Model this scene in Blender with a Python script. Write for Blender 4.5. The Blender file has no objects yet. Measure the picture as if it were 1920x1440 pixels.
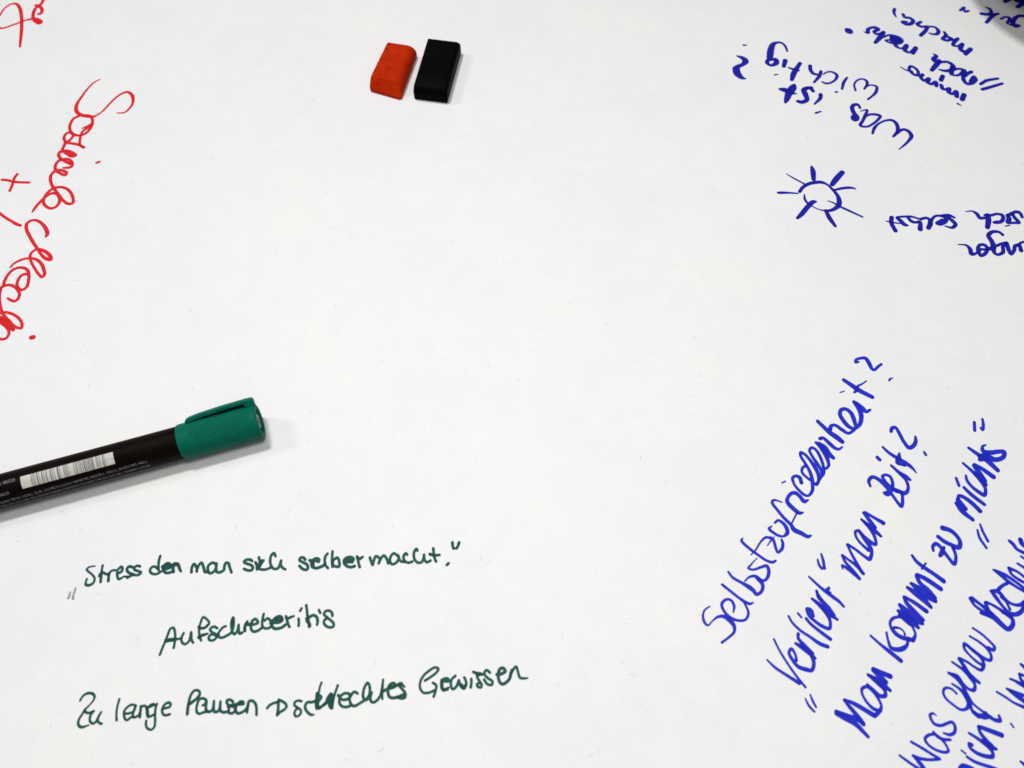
import bpy, bmesh, math, random
import numpy as np
from mathutils import Vector, Matrix

R = math.radians
MM = 0.001
S = bpy.context.scene
COL = S.collection

# ---------------------------------------------------------------- camera
PITCH = 26.0
CAM_H = 0.334
cam_d = bpy.data.cameras.new('camera')
cam = bpy.data.objects.new('camera', cam_d)
COL.objects.link(cam)
cam.location = (0, 0, CAM_H)
cam.rotation_euler = (R(PITCH), 0, 0)
cam_d.sensor_width = 36.0
cam_d.lens = 36.0 * 1500.0 / 1920.0
cam_d.clip_start = 0.01
cam_d.clip_end = 20.0
cam_d.dof.use_dof = True
cam_d.dof.focus_distance = 0.385
cam_d.dof.aperture_fstop = 10.0
S.camera = cam

# ---------------------------------------------------------------- world and lamps
world = bpy.data.worlds.new('World')
S.world = world
world.use_nodes = True
bg = world.node_tree.nodes['Background']
bg.inputs[0].default_value = (0.95, 0.97, 1.0, 1)
bg.inputs[1].default_value = 0.19

def lamp(name, loc, target, sx, sy, power, col):
    d = bpy.data.lights.new(name, 'AREA')
    d.shape = 'RECTANGLE'
    d.size = sx; d.size_y = sy
    d.energy = power
    d.color = col
    o = bpy.data.objects.new(name, d)
    COL.objects.link(o)
    o.location = loc
    v = Vector(target) - Vector(loc)
    o.rotation_euler = v.to_track_quat('-Z', 'Y').to_euler()
    return o
lamp('ceiling_light', (-0.54, 0.84, 2.25), (-0.05, 0.10, 0), 0.36, 0.24, 34.0, (1.0, 0.985, 0.965))
lamp('side_light', (-2.30, 0.90, 2.20), (-0.02, 0.15, 0), 0.48, 0.34, 15.0, (0.97, 0.98, 1.0))
lamp('added_centre_fill', (0.02, 0.11, 0.56), (0.02, 0.10, 0), 0.14, 0.14, 1.16, (1.0, 0.988, 0.975))  # added fill with no real source: brightens mid-sheet so the corners fall off

S.view_settings.view_transform = 'Standard'
S.view_settings.look = 'None'
S.view_settings.exposure = 0.0
S.view_settings.gamma = 1.0
S.render.engine = 'CYCLES'

# ---------------------------------------------------------------- helpers
def link(o, parent=None):
    COL.objects.link(o)
    if parent is not None:
        o.parent = parent
    return o
def mesh_obj(name, verts, faces, mat, parent=None, smooth=False):
    me = bpy.data.meshes.new(name)
    me.from_pydata(verts, [], faces)
    me.validate()
    me.materials.append(mat)
    if smooth:
        me.polygons.foreach_set('use_smooth', [True] * len(me.polygons))
    me.update()
    return link(bpy.data.objects.new(name, me), parent)
def bm_obj(name, bm, mat, parent=None, smooth=False):
    me = bpy.data.meshes.new(name)
    bm.normal_update()
    bm.to_mesh(me); bm.free()
    me.materials.append(mat)
    if smooth:
        me.polygons.foreach_set('use_smooth', [True] * len(me.polygons))
    return link(bpy.data.objects.new(name, me), parent)
def empty(name, loc, rz, label, cat, group=None):
    o = bpy.data.objects.new(name, None)
    COL.objects.link(o)
    o.empty_display_size = 0.02
    o.location = loc; o.rotation_euler = (0, 0, rz)
    o['label'] = label; o['category'] = cat
    if group: o['group'] = group
    return o
def new_mat(name):
    m = bpy.data.materials.new(name)
    m.use_nodes = True
    nt = m.node_tree
    b = nt.nodes['Principled BSDF']
    return m, nt, b
def node(nt, kind, **kw):
    n = nt.nodes.new(kind)
    for k, v in kw.items():
        if hasattr(n, k): setattr(n, k, v)
        else: n.inputs[k].default_value = v
    return n
def ramp(nt, src, stops):
    r = nt.nodes.new('ShaderNodeValToRGB')
    el = r.color_ramp.elements
    while len(el) > 1: el.remove(el[-1])
    el[0].position, el[0].color = stops[0]
    for p, c in stops[1:]:
        e = el.new(p); e.color = c
    nt.links.new(src, r.inputs[0])
    return r
def coords(nt):
    return nt.nodes.new('ShaderNodeTexCoord').outputs['Object']

# ---------------------------------------------------------------- materials
def paper_material():
    m, nt, b = new_mat('white_paper')
    c = coords(nt)
    n1 = node(nt, 'ShaderNodeTexNoise', Scale=14.0, Detail=4.0, Roughness=0.6)
    n2 = node(nt, 'ShaderNodeTexNoise', Scale=700.0, Detail=3.0, Roughness=0.7)
    n3 = node(nt, 'ShaderNodeTexNoise', Scale=90.0, Detail=3.0, Roughness=0.55)
    for n in (n1, n2, n3): nt.links.new(c, n.inputs['Vector'])
    r1 = ramp(nt, n1.outputs[0], [(0.32, (0.792, 0.787, 0.806, 1)), (0.5, (0.81, 0.808, 0.812, 1)), (0.68, (0.822, 0.818, 0.800, 1))])
    r3 = ramp(nt, n3.outputs[0], [(0.3, (0.975, 0.972, 0.98, 1)), (0.7, (1, 1, 0.995, 1))])
    mx = nt.nodes.new('ShaderNodeMix'); mx.data_type = 'RGBA'; mx.blend_type = 'MULTIPLY'
    mx.inputs[0].default_value = 1.0
    nt.links.new(r1.outputs[0], mx.inputs[6]); nt.links.new(r3.outputs[0], mx.inputs[7])
    r2 = ramp(nt, n2.outputs[0], [(0.3, (0.955, 0.955, 0.96, 1)), (0.65, (1, 1, 1, 1))])
    my = nt.nodes.new('ShaderNodeMix'); my.data_type = 'RGBA'; my.blend_type = 'MULTIPLY'
    my.inputs[0].default_value = 1.0
    nt.links.new(mx.outputs[2], my.inputs[6]); nt.links.new(r2.outputs[0], my.inputs[7])
    nt.links.new(my.outputs[2], b.inputs['Base Color'])
    b.inputs['Roughness'].default_value = 0.62
    b.inputs['Specular IOR Level'].default_value = 0.3
    # soft undulation and tooth of the paper
    n4 = node(nt, 'ShaderNodeTexNoise', Scale=7.0, Detail=1.0)
    nt.links.new(c, n4.inputs['Vector'])
    b1 = node(nt, 'ShaderNodeBump', Strength=0.6, Distance=0.0025)
    nt.links.new(n4.outputs[0], b1.inputs['Height'])
    b2 = node(nt, 'ShaderNodeBump', Strength=0.12, Distance=0.0004)
    nt.links.new(n2.outputs[0], b2.inputs['Height'])
    nt.links.new(b1.outputs[0], b2.inputs['Normal'])
    nt.links.new(b2.outputs[0], b.inputs['Normal'])
    return m

def ink_material(name, light, dark, rough=0.5):
    """light = ink where the nib went once, dark = where strokes overlap."""
    m, nt, b = new_mat(name)
    at = nt.nodes.new('ShaderNodeAttribute'); at.attribute_name = 'ink'
    n = node(nt, 'ShaderNodeTexNoise', Scale=420.0, Detail=4.0, Roughness=0.7)
    nt.links.new(coords(nt), n.inputs['Vector'])
    md = node(nt, 'ShaderNodeMath', operation='MULTIPLY_ADD')
    nt.links.new(n.outputs[0], md.inputs[0]); md.inputs[1].default_value = 0.75
    nt.links.new(at.outputs['Fac'], md.inputs[2])
    r = ramp(nt, md.outputs[0], [(0.22, light + (1,)), (1.15, dark + (1,))])
    r.color_ramp.elements[-1].position = 1.0
    nt.links.new(r.outputs[0], b.inputs['Base Color'])
    b.inputs['Roughness'].default_value = rough
    b.inputs['Specular IOR Level'].default_value = 0.12
    return m

def plastic(name, c1, c2, rough, nscale=120.0, bump=0.05, spec=0.5, speck=None):
    m, nt, b = new_mat(name)
    c = coords(nt)
    n = node(nt, 'ShaderNodeTexNoise', Scale=nscale, Detail=5.0, Roughness=0.65)
    nt.links.new(c, n.inputs['Vector'])
    r = ramp(nt, n.outputs[0], [(0.35, c1 + (1,)), (0.7, c2 + (1,))])
    src = r.outputs[0]
    if speck:
        v = node(nt, 'ShaderNodeTexVoronoi', Scale=speck[0])
        nt.links.new(c, v.inputs['Vector'])
        rv = ramp(nt, v.outputs['Distance'], [(speck[1], speck[2] + (1,)), (speck[1] + 0.06, (1, 1, 1, 1))])
        mx = nt.nodes.new('ShaderNodeMix'); mx.data_type = 'RGBA'; mx.blend_type = 'MULTIPLY'
        mx.inputs[0].default_value = 1.0
        nt.links.new(src, mx.inputs[6]); nt.links.new(rv.outputs[0], mx.inputs[7])
        src = mx.outputs[2]
    nt.links.new(src, b.inputs['Base Color'])
    rr = node(nt, 'ShaderNodeMapRange')
    nt.links.new(n.outputs[0], rr.inputs[0])
    rr.inputs[3].default_value = rough - 0.07; rr.inputs[4].default_value = rough + 0.1
    nt.links.new(rr.outputs[0], b.inputs['Roughness'])
    b.inputs['Specular IOR Level'].default_value = spec
    bp = node(nt, 'ShaderNodeBump', Strength=bump * 4, Distance=0.0004)
    nt.links.new(n.outputs[0], bp.inputs['Height'])
    nt.links.new(bp.outputs[0], b.inputs['Normal'])
    return m

M_PAPER = paper_material()
INK = {
    'red':   ink_material('red_ink',   (0.72, 0.022, 0.036), (0.60, 0.008, 0.012)),
    'green': ink_material('green_ink', (0.006, 0.104, 0.080), (0.001, 0.048, 0.038)),
    'faint': ink_material('faded_green_ink', (0.36, 0.40, 0.385), (0.22, 0.25, 0.25)),
    'blue':  ink_material('blue_ink',  (0.018, 0.022, 0.40), (0.006, 0.007, 0.25)),
    'blue2': ink_material('bright_blue_ink', (0.026, 0.042, 0.58), (0.010, 0.018, 0.43)),
}
M_FIBRE = plastic('grey_paper_fibre', (0.50, 0.50, 0.51), (0.62, 0.62, 0.63), 0.7)
M_BARREL = plastic('black_marker_barrel', (0.0032, 0.0014, 0.0012), (0.005, 0.0025, 0.002), 0.5, 60.0, 0.03, 0.045)
M_CAP = plastic('green_cap_plastic', (0.000, 0.108, 0.068), (0.000, 0.126, 0.082), 0.5, 260.0, 0.05, 0.06)
M_PLUG = plastic('grey_green_cap_core', (0.10, 0.19, 0.17), (0.20, 0.28, 0.26), 0.4, 200.0)
M_LABEL = plastic('cream_label_print', (0.45, 0.45, 0.40), (0.58, 0.58, 0.52), 0.5, 300.0)
M_BAR = plastic('black_bar_print', (0.05, 0.05, 0.05), (0.12, 0.12, 0.11), 0.5, 200.0)
M_PRINT = plastic('grey_small_print', (0.10, 0.10, 0.10), (0.24, 0.23, 0.23), 0.5, 900.0)
M_RED = plastic('orange_red_block', (0.40, 0.016, 0.0005), (0.48, 0.025, 0.001), 0.5, 150.0, 0.10, 0.04,
                speck=(210.0, 0.10, (0.45, 0.3, 0.3)))
M_BLACK = plastic('black_block', (0.0008, 0.0008, 0.0011), (0.0016, 0.0016, 0.002), 0.5, 170.0, 0.10, 0.03)
M_SHADE_BOWL = plastic('shade_bowl_brown', (0.035, 0.018, 0.012), (0.055, 0.028, 0.018), 0.5, 60.0)  # for the added, unseen bowl that shades the corner
M_BOWL_FILL = plastic('bowl_fill_brown', (0.02, 0.008, 0.004), (0.025, 0.01, 0.005), 0.1, 10.0, 0.0)  # filling of that added bowl
M_WOOD = plastic('pale_table_laminate', (0.42, 0.39, 0.35), (0.50, 0.47, 0.42), 0.5, 12.0)

# ---------------------------------------------------------------- table and paper
def slab(name, x0, x1, y0, y1, z0, z1, mat, parent=None, bevel=0.0):
    bm = bmesh.new()
    bmesh.ops.create_cube(bm, size=1.0, matrix=Matrix.Translation(((x0 + x1) / 2, (y0 + y1) / 2, (z0 + z1) / 2)) @ Matrix.Diagonal((x1 - x0, y1 - y0, z1 - z0, 1)))
    if bevel:
        bmesh.ops.bevel(bm, geom=bm.edges[:], offset=bevel, segments=3, affect='EDGES')
    return bm_obj(name, bm, mat, parent)
table = slab('table', -0.80, 0.80, -0.40, 0.95, -0.030, -0.0004, M_WOOD, bevel=0.002)
table['kind'] = 'structure'
paper = slab('paper', -0.68, 0.68, -0.24, 0.80, -0.0003, 0.0, M_PAPER)
paper['kind'] = 'structure'

# ---------------------------------------------------------------- handwriting
# every stroke: x, y, width, x, y, width ... in hundredths of a millimetre on the paper
WORDS = [
 ('torn-off red cursive t and loop at the corner', 'red', [
  [-30678,40868,129,-30657,41078,129,-30631,41270,129,-30487,41618,130,-30304,41832,139,-30105,41890,174,-29928,41832,195,-29712,41579,216,-29504,41155,215,-29330,40658,214,-29220,40278,212,-29087,39752,211,-28916,38971,188,-28827,38493,166,-28774,38220,124],
  [-30566,39902,144,-30378,39797,144,-30260,39752,144,-30043,39827,144,-29773,39996,144,-29476,40165,144,-29252,40316,145,-28974,40468,145,-28729,40544,171,-28521,40563,213,-28321,40506,256,-28055,40297,212,-28136,40203,254,-28351,40316,255,-28583,40544,234,-28699,40887,214,-28737,41232,215,-28687,41502,216,-28598,41676,216,-28477,41832,217,-28442,42007,196,-28425,42202,218,-28407,42398,149],
  [-28776,41742,173,-28622,41715,216,-28439,41579,216,-28285,41347,215,-28249,41155,215,-28305,41009,214,-28415,40971,171],
 ]),
 ('red cursive word Soziale', 'red', [
  [-23523,35628,87,-23818,35343,118,-24072,34803,133,-24242,34243,155,-24366,33740,193,-24326,33341,230,-24157,33068,229,-23889,32905,229,-23539,32836,266,-23269,32787,190,-23072,32895,129,-22863,33117,115,-22654,33515,131,-22396,34041,131,-22109,34446,140,-21776,34650,175,-21501,34507,194,-21323,34193,194,-21266,33740,154,-21388,33341,138,-21595,33093,114,-21961,33068,91],
  [-24023,32846,175,-24278,32674,175,-24374,32307,174,-24347,31968,173,-24179,31654,172,-23914,31462,172,-23650,31429,171,-23420,31534,172,-23256,31774,172,-23169,32113,173,-23211,32503,174,-23343,32787,175],
  [-23633,31943,113,-23434,32064,158,-23265,32210,158,-23190,32283,158],
  [-23203,32210,158,-23400,31919,158,-23574,31726,157,-23598,31438,157,-23581,31104,156,-23491,30725,155],
  [-23249,30575,184,-23526,30749,184,-23875,30843,185,-24255,30914,185],
  [-23987,31462,172,-24070,31199,171,-24248,30962,170,-24429,31104,171,-24487,31343,171,-24418,31582,172,-24231,31640,172,-24072,31510,172],
  [-24321,30962,185,-24342,30678,184,-24347,30373,184,-24031,30293,257,-23700,30116,256,-23569,30023,219,-23738,29976,255,-24030,30139,220,-24280,30279,183,-24455,30256,183,-24469,30023,183,-24304,29790,182],
 ]),
 ('red cursive tail of the word Soziale', 'red', [
  [-24324,29806,182,-24060,29626,182,-23714,29432,181],
  [-24274,29688,182,-24055,29770,182,-23800,29703,182,-23605,29473,181,-23589,29243,180,-23749,29167,180,-24004,29157,126],
  [-24251,29754,182,-24433,29524,181,-24456,29218,181,-24333,28964,180,-24045,28762,179,-23784,28661,179,-23750,28813,179,-23977,28964,180,-24224,29005,180,-24432,28888,180,-24533,28661,179,-24497,28361,178,-24330,28012,177,-24035,27617,176,-23704,27225,175,-23438,26933,174,-23120,26740,174,-22939,26788,174,-23001,27128,175,-23231,27519,176,-23525,27765,176,-23899,27854,177,-24190,27765,177,-24400,27519,176,-24508,27176,175,-24467,26836,174,-24281,26595,173,-23975,26451,173,-23735,26571,173,-23651,26885,174,-23763,27225,175,-23969,27431,176,-24220,27421,176,-24442,27225,175,-24633,26909,174,-24783,26595,174,-24882,26235,124],
  [-22307,29498,145,-22165,29575,145],
 ]),
 ('red plus sign', 'red', [
  [-27055,28346,164,-26723,28311,164,-26340,28201,164,-25576,28161,164],
  [-26355,28722,165,-26430,28461,165,-26414,28012,163,-26446,27617,163],
 ]),
 ('slanted red stroke below the plus sign', 'red', [
  [-26591,26164,159,-26250,25902,158,-25833,25642,158,-25515,25453,184,-25280,25359,170],
 ]),
 ('red cursive word beginning with C', 'red', [
  [-23805,24650,118,-23750,24786,202,-23848,25046,220,-24126,25406,187,-24426,25637,171,-24684,25703,157,-24899,25604,171,-24980,25406,187,-24880,25079,186,-24630,24689,185,-24343,24302,184,-24033,23918,166,-23725,23538,165,-23459,23317,197,-23195,23254,214,-23256,23443,214,-23500,23680,199,-23772,23823,199,-24025,23886,153,-24201,23759,153,-24282,23569,152,-24250,23348,152,-24097,23066,151,-23810,22662,150,-23515,22322,149,-23354,22200,162,-23269,22322,175,-23354,22600,182,-23579,22973,183,-23852,23223,171,-24137,23317,165,-24448,23308,145,-24729,23192,145,-24965,23004,131,-25087,22786,105],
  [-25128,21651,167,-25150,21894,168,-25114,22230,169,-25010,22507,169,-24806,22708,170,-24564,22770,170,-24344,22724,170,-24148,22569,169,-24028,22292,168,-23959,21955,167,-23955,21651,167,-24043,21500,166,-24180,21439,166,-24366,21560,167,-24480,21772,167,-24489,22016,168,-24427,22261,168,-24278,22378,169,-24092,22359,169],
  [-25309,21457,166,-25215,21577,167,-25091,21683,167,-24875,21735,167,-24626,21668,167,-24364,21457,166,-24209,21216,166,-24195,20977,165,-24291,20813,164,-24472,20828,165,-24712,20962,127],
  [-25207,21547,160,-25178,21216,159,-25106,20917,159,-24968,20561,158,-24823,20266,157,-24574,19915,187,-24326,19653,248,-24095,19451,216,-23806,19307,154,-23599,19279,154,-23616,19480,155,-23806,19770,155,-24062,19973,156,-24379,20119,156,-24643,20163,157,-24899,20090,156],
  [-24809,19770,311,-24560,19596,310,-24291,19437,309,-24019,19264,216],
  [-24536,19509,155,-24346,19365,185,-24158,19135,154,-24107,18907,153,-24189,18708,153,-24375,18665,153,-24507,18694,153],
  [-24850,19915,156,-24609,19770,218,-24385,19596,279,-24146,19365,278,-23958,19178,185],
  [-22970,18765,244,-22889,18776,244],
 ]),
 ('pale green opening quotation marks', 'faint', [
  [-18233,6498,97,-18208,6624,97,-18212,6750,61],
  [-18025,6904,88,-18042,6732,97,-18053,6588,97,-18037,6480,111],
 ]),
 ('green word Stress', 'green', [
  [-17430,7818,67,-17575,7805,77,-17694,7759,88,-17749,7675,98,-17656,7592,97,-17503,7490,92,-17360,7352,102,-17317,7205,102,-17373,7086,112,-17506,7026,127,-17640,7050,122,-17664,7150,92,-17648,7279,102],
  [-17119,7842,113,-17112,7684,103,-17094,7481,123,-17071,7297,127,-17049,7160,117],
  [-17160,7407,118,-17137,7509,118,-17055,7555,118,-16911,7490,118,-16779,7481,118],
  [-16771,7444,123,-16765,7334,122,-16735,7196,122],
  [-16776,7426,123,-16744,7573,113,-16630,7647,103,-16482,7647,108,-16391,7740,123,-16328,7796,123,-16261,7740,103,-16270,7610,128,-16365,7536,128,-16444,7555,118,-16412,7407,112,-16328,7279,117,-16226,7315,102,-16147,7380,87,-15997,7370,117,-15938,7352,122],
  [-15879,7777,128,-15996,7805,129,-16071,7721,128,-16025,7592,128,-15878,7509,128,-15758,7462,128,-15876,7407,128,-15973,7343,127],
  [-15550,7805,123,-15667,7833,123,-15782,7759,123,-15744,7666,123,-15585,7610,123,-15462,7555,123,-15517,7462,122,-15661,7444,122,-15799,7481,123],
 ]),
 ('green word den', 'green', [
  [-14788,8245,119,-14804,8055,119,-14785,7845,118,-14744,7657,118],
  [-14767,7698,118,-14852,7761,118,-14965,7803,118,-15078,7740,118,-15094,7615,118,-14991,7511,117,-14839,7480,117,-14703,7532,117,-14632,7594,118],
  [-14576,7792,192,-14454,7866,193,-14330,7876,193,-14294,7792,192,-14428,7730,192,-14531,7719,192],
  [-14558,7698,128,-14507,7594,128,-14391,7532,128,-14249,7552,128,-14132,7594,128],
  [-14551,7824,128,-14466,7929,129,-14315,7908,128,-14258,7824,128],
  [-14109,7584,143,-14159,7740,143,-14148,7908,144,-14174,7824,144,-14060,7887,144,-13948,7845,144,-13883,7719,143,-13798,7594,102],
  [-14199,7845,128,-14110,7929,129,-13981,7908,128],
 ]),
 ('green word man', 'green', [
  [-13355,7563,127,-13376,7740,128,-13311,7908,128,-13237,7845,128,-13156,7740,128,-13142,7594,128],
  [-13149,7698,128,-13094,7866,128,-13006,7960,128,-12923,7845,128,-12857,7698,128,-12794,7573,127,-12669,7573,127],
  [-12390,7908,128,-12545,7960,128,-12676,7866,128,-12707,7740,128,-12648,7573,127,-12556,7521,127,-12423,7594,127,-12363,7740,128,-12372,7929,128,-12363,7740,128,-12318,7594,127,-12228,7552,127,-12089,7594,127,-12016,7657,128,-12021,7824,128,-11980,7960,128,-11872,7939,128,-11809,7803,128,-11687,7552,112],
 ]),
 ('green word sich', 'green', [
  [-10895,8038,128,-11008,8097,129,-11168,8073,128,-11226,7992,128,-11099,7921,128,-10903,7852,128,-10817,7735,128,-10873,7643,127,-11035,7643,127,-11183,7701,128],
  [-10636,8191,118,-10583,8062,118,-10527,7992,118],
  [-10747,7980,123,-10671,7852,123,-10635,7677,122,-10565,7759,123,-10497,7945,123,-10419,8050,123,-10534,8038,123,-10587,7921,123],
  [-10608,7735,153,-10554,7852,153,-10497,7945,154],
  [-10608,7735,122,-10461,7677,122,-10275,7677,122,-10077,7759,122],
  [-9942,8238,124,-10029,8367,124,-10122,8273,124,-10144,8085,123,-10093,7875,123,-9955,7712,122,-9793,7712,122,-9718,7852,123,-9685,8050,123,-9671,7852,123,-9564,7735,122,-9452,7677,102],
 ]),
 ('green word selber', 'green', [
  [-8675,8090,128,-8780,8185,129,-8883,8164,128,-8914,8069,128,-8778,7985,128,-8601,7901,128,-8524,7775,127,-8554,7670,127,-8724,7691,127,-8885,7827,128],
  [-8482,8058,138,-8366,8048,138,-8219,8048,138,-8110,8006,138,-8098,8090,138,-8208,8143,139,-8347,8069,138,-8396,7943,138,-8338,7796,138,-8185,7733,138,-8023,7775,138,-7864,7859,138,-7831,7943,138],
  [-8338,7796,153,-8327,7880,153,-8338,7985,154],
  [-7767,8344,119,-7849,8217,118,-7850,8027,118,-7802,7859,117,-7684,7733,117],
  [-7566,8439,119,-7559,8259,118,-7550,8069,118,-7519,7859,117],
  [-7507,7838,128,-7378,7806,127,-7231,7796,127,-7222,7922,128,-7282,8111,128,-7351,8174,128,-7450,8111,128,-7521,7985,128,-7490,7880,128,-7503,7796,127],
  [-7020,8006,138,-6872,7985,138,-6708,8027,138,-6652,8111,138,-6765,8195,139,-6931,8174,139,-7037,8069,138,-7013,7922,138,-6898,7817,138,-6727,7775,137,-6585,7817,138],
  [-6921,8069,179,-6773,8048,179,-6706,8006,179],
  [-6515,8227,123,-6460,8069,123,-6416,7922,123,-6362,7775,122],
  [-6467,8153,144,-6381,8132,144,-6272,8206,118],
 ]),
 ('green word macht', 'green', [
  [-5970,8181,123,-5911,8029,123,-5829,7866,122,-5797,8052,123,-5717,8240,123,-5621,8193,123,-5545,8123,123,-5578,7935,123,-5500,8146,123,-5392,8264,123,-5292,8170,123,-5213,8029,123,-5183,7935,123],
  [-4783,8240,123,-4978,8358,124,-5087,8240,123,-5121,8052,123,-5066,7924,122,-4948,7901,122,-4815,8006,123,-4754,8146,123,-4785,8264,123,-4728,8099,123,-4629,8006,123,-4489,8006,123],
  [-4413,8299,123,-4463,8358,123,-4551,8264,123,-4543,8123,123,-4466,8006,123,-4324,7959,123,-4186,8006,123],
  [-3990,8476,124,-4029,8547,124,-4116,8429,124,-4131,8264,123,-4074,8076,123,-3928,7959,123,-3789,7982,123,-3715,8123,123,-3700,8299,123,-3680,8123,123,-3580,7982,123,-3442,8029,123,-3420,8052,123],
  [-3326,8571,124,-3295,8381,123,-3263,8193,123,-3185,8006,123],
  [-3456,8322,144,-3290,8275,144,-3045,8287,113],
  [-2726,7866,127,-2659,7935,128],
  [-2525,8821,130,-2508,8666,129,-2458,8559,129],
  [-2243,8821,130,-2285,8666,129,-2341,8571,129],
 ]),
 ('green word Aufschreberitis', 'green', [
  [-14038,4283,105,-13992,4512,106,-13936,4743,106,-13871,5033,107,-13814,5267,107,-13703,5326,107,-13621,5209,107,-13551,4936,107,-13535,4743,106,-13538,4541,106],
  [-13891,4820,145,-13719,4869,133,-13518,4869,121,-13324,4907,97],
  [-13914,4782,116,-13750,4820,116,-13553,4840,116],
  [-13240,5111,107,-13286,4975,107,-13282,4840,106,-13211,4724,106,-13103,4685,106,-12980,4782,106,-12947,4936,106,-12945,5150,107,-12904,4975,107,-12870,4840,106,-12793,4743,106],
  [-12485,4820,101,-12545,4936,102,-12619,5131,102,-12652,5326,102,-12625,5522,103,-12560,5740,103,-12405,5661,103,-12280,5522,103,-12321,5404,102,-12446,5306,102,-12625,5287,102],
  [-12676,5346,112,-12568,5306,112,-12430,5326,112,-12325,5424,112],
  [-12609,4956,135,-12461,5033,136,-12269,5092,87],
  [-12582,4917,102,-12495,4995,102,-12363,5053,102],
  [-11921,5306,112,-12032,5365,112,-12167,5326,112,-12191,5228,112,-12074,5131,112,-11920,5053,111,-11901,4936,111,-11986,4840,111,-12147,4840,111,-12203,4936,111,-12142,5053,111,-12021,5053,111,-11897,5033,111,-11819,5053,111],
  [-11894,5014,106,-11801,5189,107,-11702,5326,107,-11590,5385,107],
  [-11877,5033,116,-11784,4956,116,-11660,4936,116,-11491,5014,116,-11328,5131,116,-11277,5326,117,-11287,5522,117,-11337,5720,118,-11377,5582,117,-11338,5326,117,-11267,5131,116,-11178,5072,116,-11095,5189,116,-11072,5444,98,-11043,5248,117,-10979,5092,116,-10884,5131,116],
  [-10795,5209,112,-10818,5365,112,-10745,5562,112],
  [-11351,5680,98,-11317,5483,98],
  [-10792,5463,132,-10687,5444,132,-10579,5463,132],
  [-10778,5191,112,-10794,5377,112,-10736,5563,112],
  [-10745,5480,122,-10590,5439,122,-10421,5460,122,-10302,5522,122,-10359,5626,122,-10429,5668,122,-10528,5605,122,-10568,5439,122,-10544,5273,121,-10423,5170,121,-10278,5201,121,-10142,5294,121],
  [-10113,5867,113,-10132,5689,113,-10130,5522,112,-10086,5356,112,-9950,5294,112,-9784,5335,112,-9739,5480,112,-9847,5647,113,-9939,5689,113,-10056,5605,112],
  [-9785,5501,132,-9616,5522,132,-9426,5543,132,-9330,5626,132,-9389,5751,132,-9499,5772,132,-9638,5689,132,-9710,5584,132,-9731,5418,131,-9608,5294,131,-9437,5294,131,-9274,5356,131,-9178,5439,131],
  [-9590,5647,147,-9421,5668,147,-9349,5605,147],
  [-9198,5772,118,-9137,5626,117,-9076,5480,117,-9007,5356,117],
  [-9142,5668,122,-9021,5730,122,-8877,5783,98],
  [-8671,5678,112,-8645,5543,112,-8638,5397,112],
  [-8600,6088,113,-8643,5993,113],
  [-8421,6215,119,-8362,5982,118,-8317,5772,118,-8253,5584,117,-8206,5356,117],
  [-8350,5689,132,-8229,5751,132,-8085,5814,132,-7949,5751,132,-7891,5605,132,-7895,5439,107],
  [-8320,5605,146,-8220,5480,146,-8189,5397,146],
  [-7882,6024,113,-7816,5909,113],
  [-7309,5793,118,-7343,5919,118,-7481,6003,118,-7627,5961,118,-7660,5856,118,-7541,5751,117,-7379,5626,117,-7238,5501,117,-7225,5377,117,-7328,5335,116,-7503,5377,117,-7623,5501,117,-7614,5626,117,-7514,5689,117],
 ]),
 ('green word Zu', 'green', [
  [-16818,2565,83,-16766,2710,93,-16667,2808,107,-16520,2848,116,-16354,2808,116,-16280,2710,102,-16302,2581,83,-16417,2404,74,-16552,2243,101,-16618,2084,96,-16697,1909,101,-16694,1751,109,-16599,1641,114,-16476,1625,104,-16366,1665,82,-16270,1696,59],
  [-16553,2211,106,-16478,2148,106,-16354,2132,106,-16243,2172,106],
  [-16197,2196,101,-16274,2084,101,-16289,1925,101,-16226,1799,100,-16129,1751,100,-16024,1814,100,-15974,1973,101,-15897,2164,83,-15964,2004,101,-15966,1862,100,-15876,1767,100,-15785,1743,100],
 ]),
 ('green word lange', 'green', [
  [-15300,2629,93,-15314,2452,92,-15316,2259,92,-15288,2052,91,-15240,1870,105],
  [-15006,2100,101,-14820,2116,101,-14662,2180,101,-14619,2307,101,-14618,2388,101,-14782,2428,101,-14919,2340,101,-15013,2211,101,-14999,2068,101,-14935,1925,100,-14837,1870,100,-14749,1941,100,-14691,1989,100,-14550,1973,100,-14429,2052,100,-14390,2196,101,-14398,2323,101,-14291,2388,101,-14218,2372,101],
  [-14601,2388,101,-14648,2196,101,-14649,2036,100,-14622,1989,100],
  [-14408,2372,101,-14383,2164,101,-14361,1973,100],
  [-13923,2452,101,-14038,2420,101,-14130,2275,101,-14109,2084,101,-14038,1989,100,-13942,2020,100,-13817,2084,100],
  [-14140,2323,106,-14011,2372,106,-13900,2420,106],
  [-13803,2452,101,-13823,2291,101,-13793,2052,100,-13747,1814,100,-13744,1625,99,-13845,1531,99,-13991,1578,99,-14073,1688,100,-14096,1846,100],
  [-14171,2307,119,-14111,2180,119,-14059,2004,119],
  [-13544,2275,105,-13412,2307,105,-13283,2356,106,-13267,2452,106,-13364,2508,106,-13489,2436,106,-13550,2307,105,-13540,2164,105,-13470,2068,105,-13363,2044,105,-13233,2084,105],
 ]),
 ('green word Pausen', 'green', [
  [-12558,2089,123,-12572,2332,124,-12572,2549,115,-12535,2785,106,-12444,2932,107,-12290,2950,107,-12193,2840,106,-12246,2694,125,-12380,2567,124,-12517,2458,124],
  [-11919,2603,106,-12045,2658,106,-12175,2621,106,-12228,2476,106,-12236,2295,105,-12192,2152,105,-12086,2098,105,-11940,2152,105,-11772,2188,105],
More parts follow.
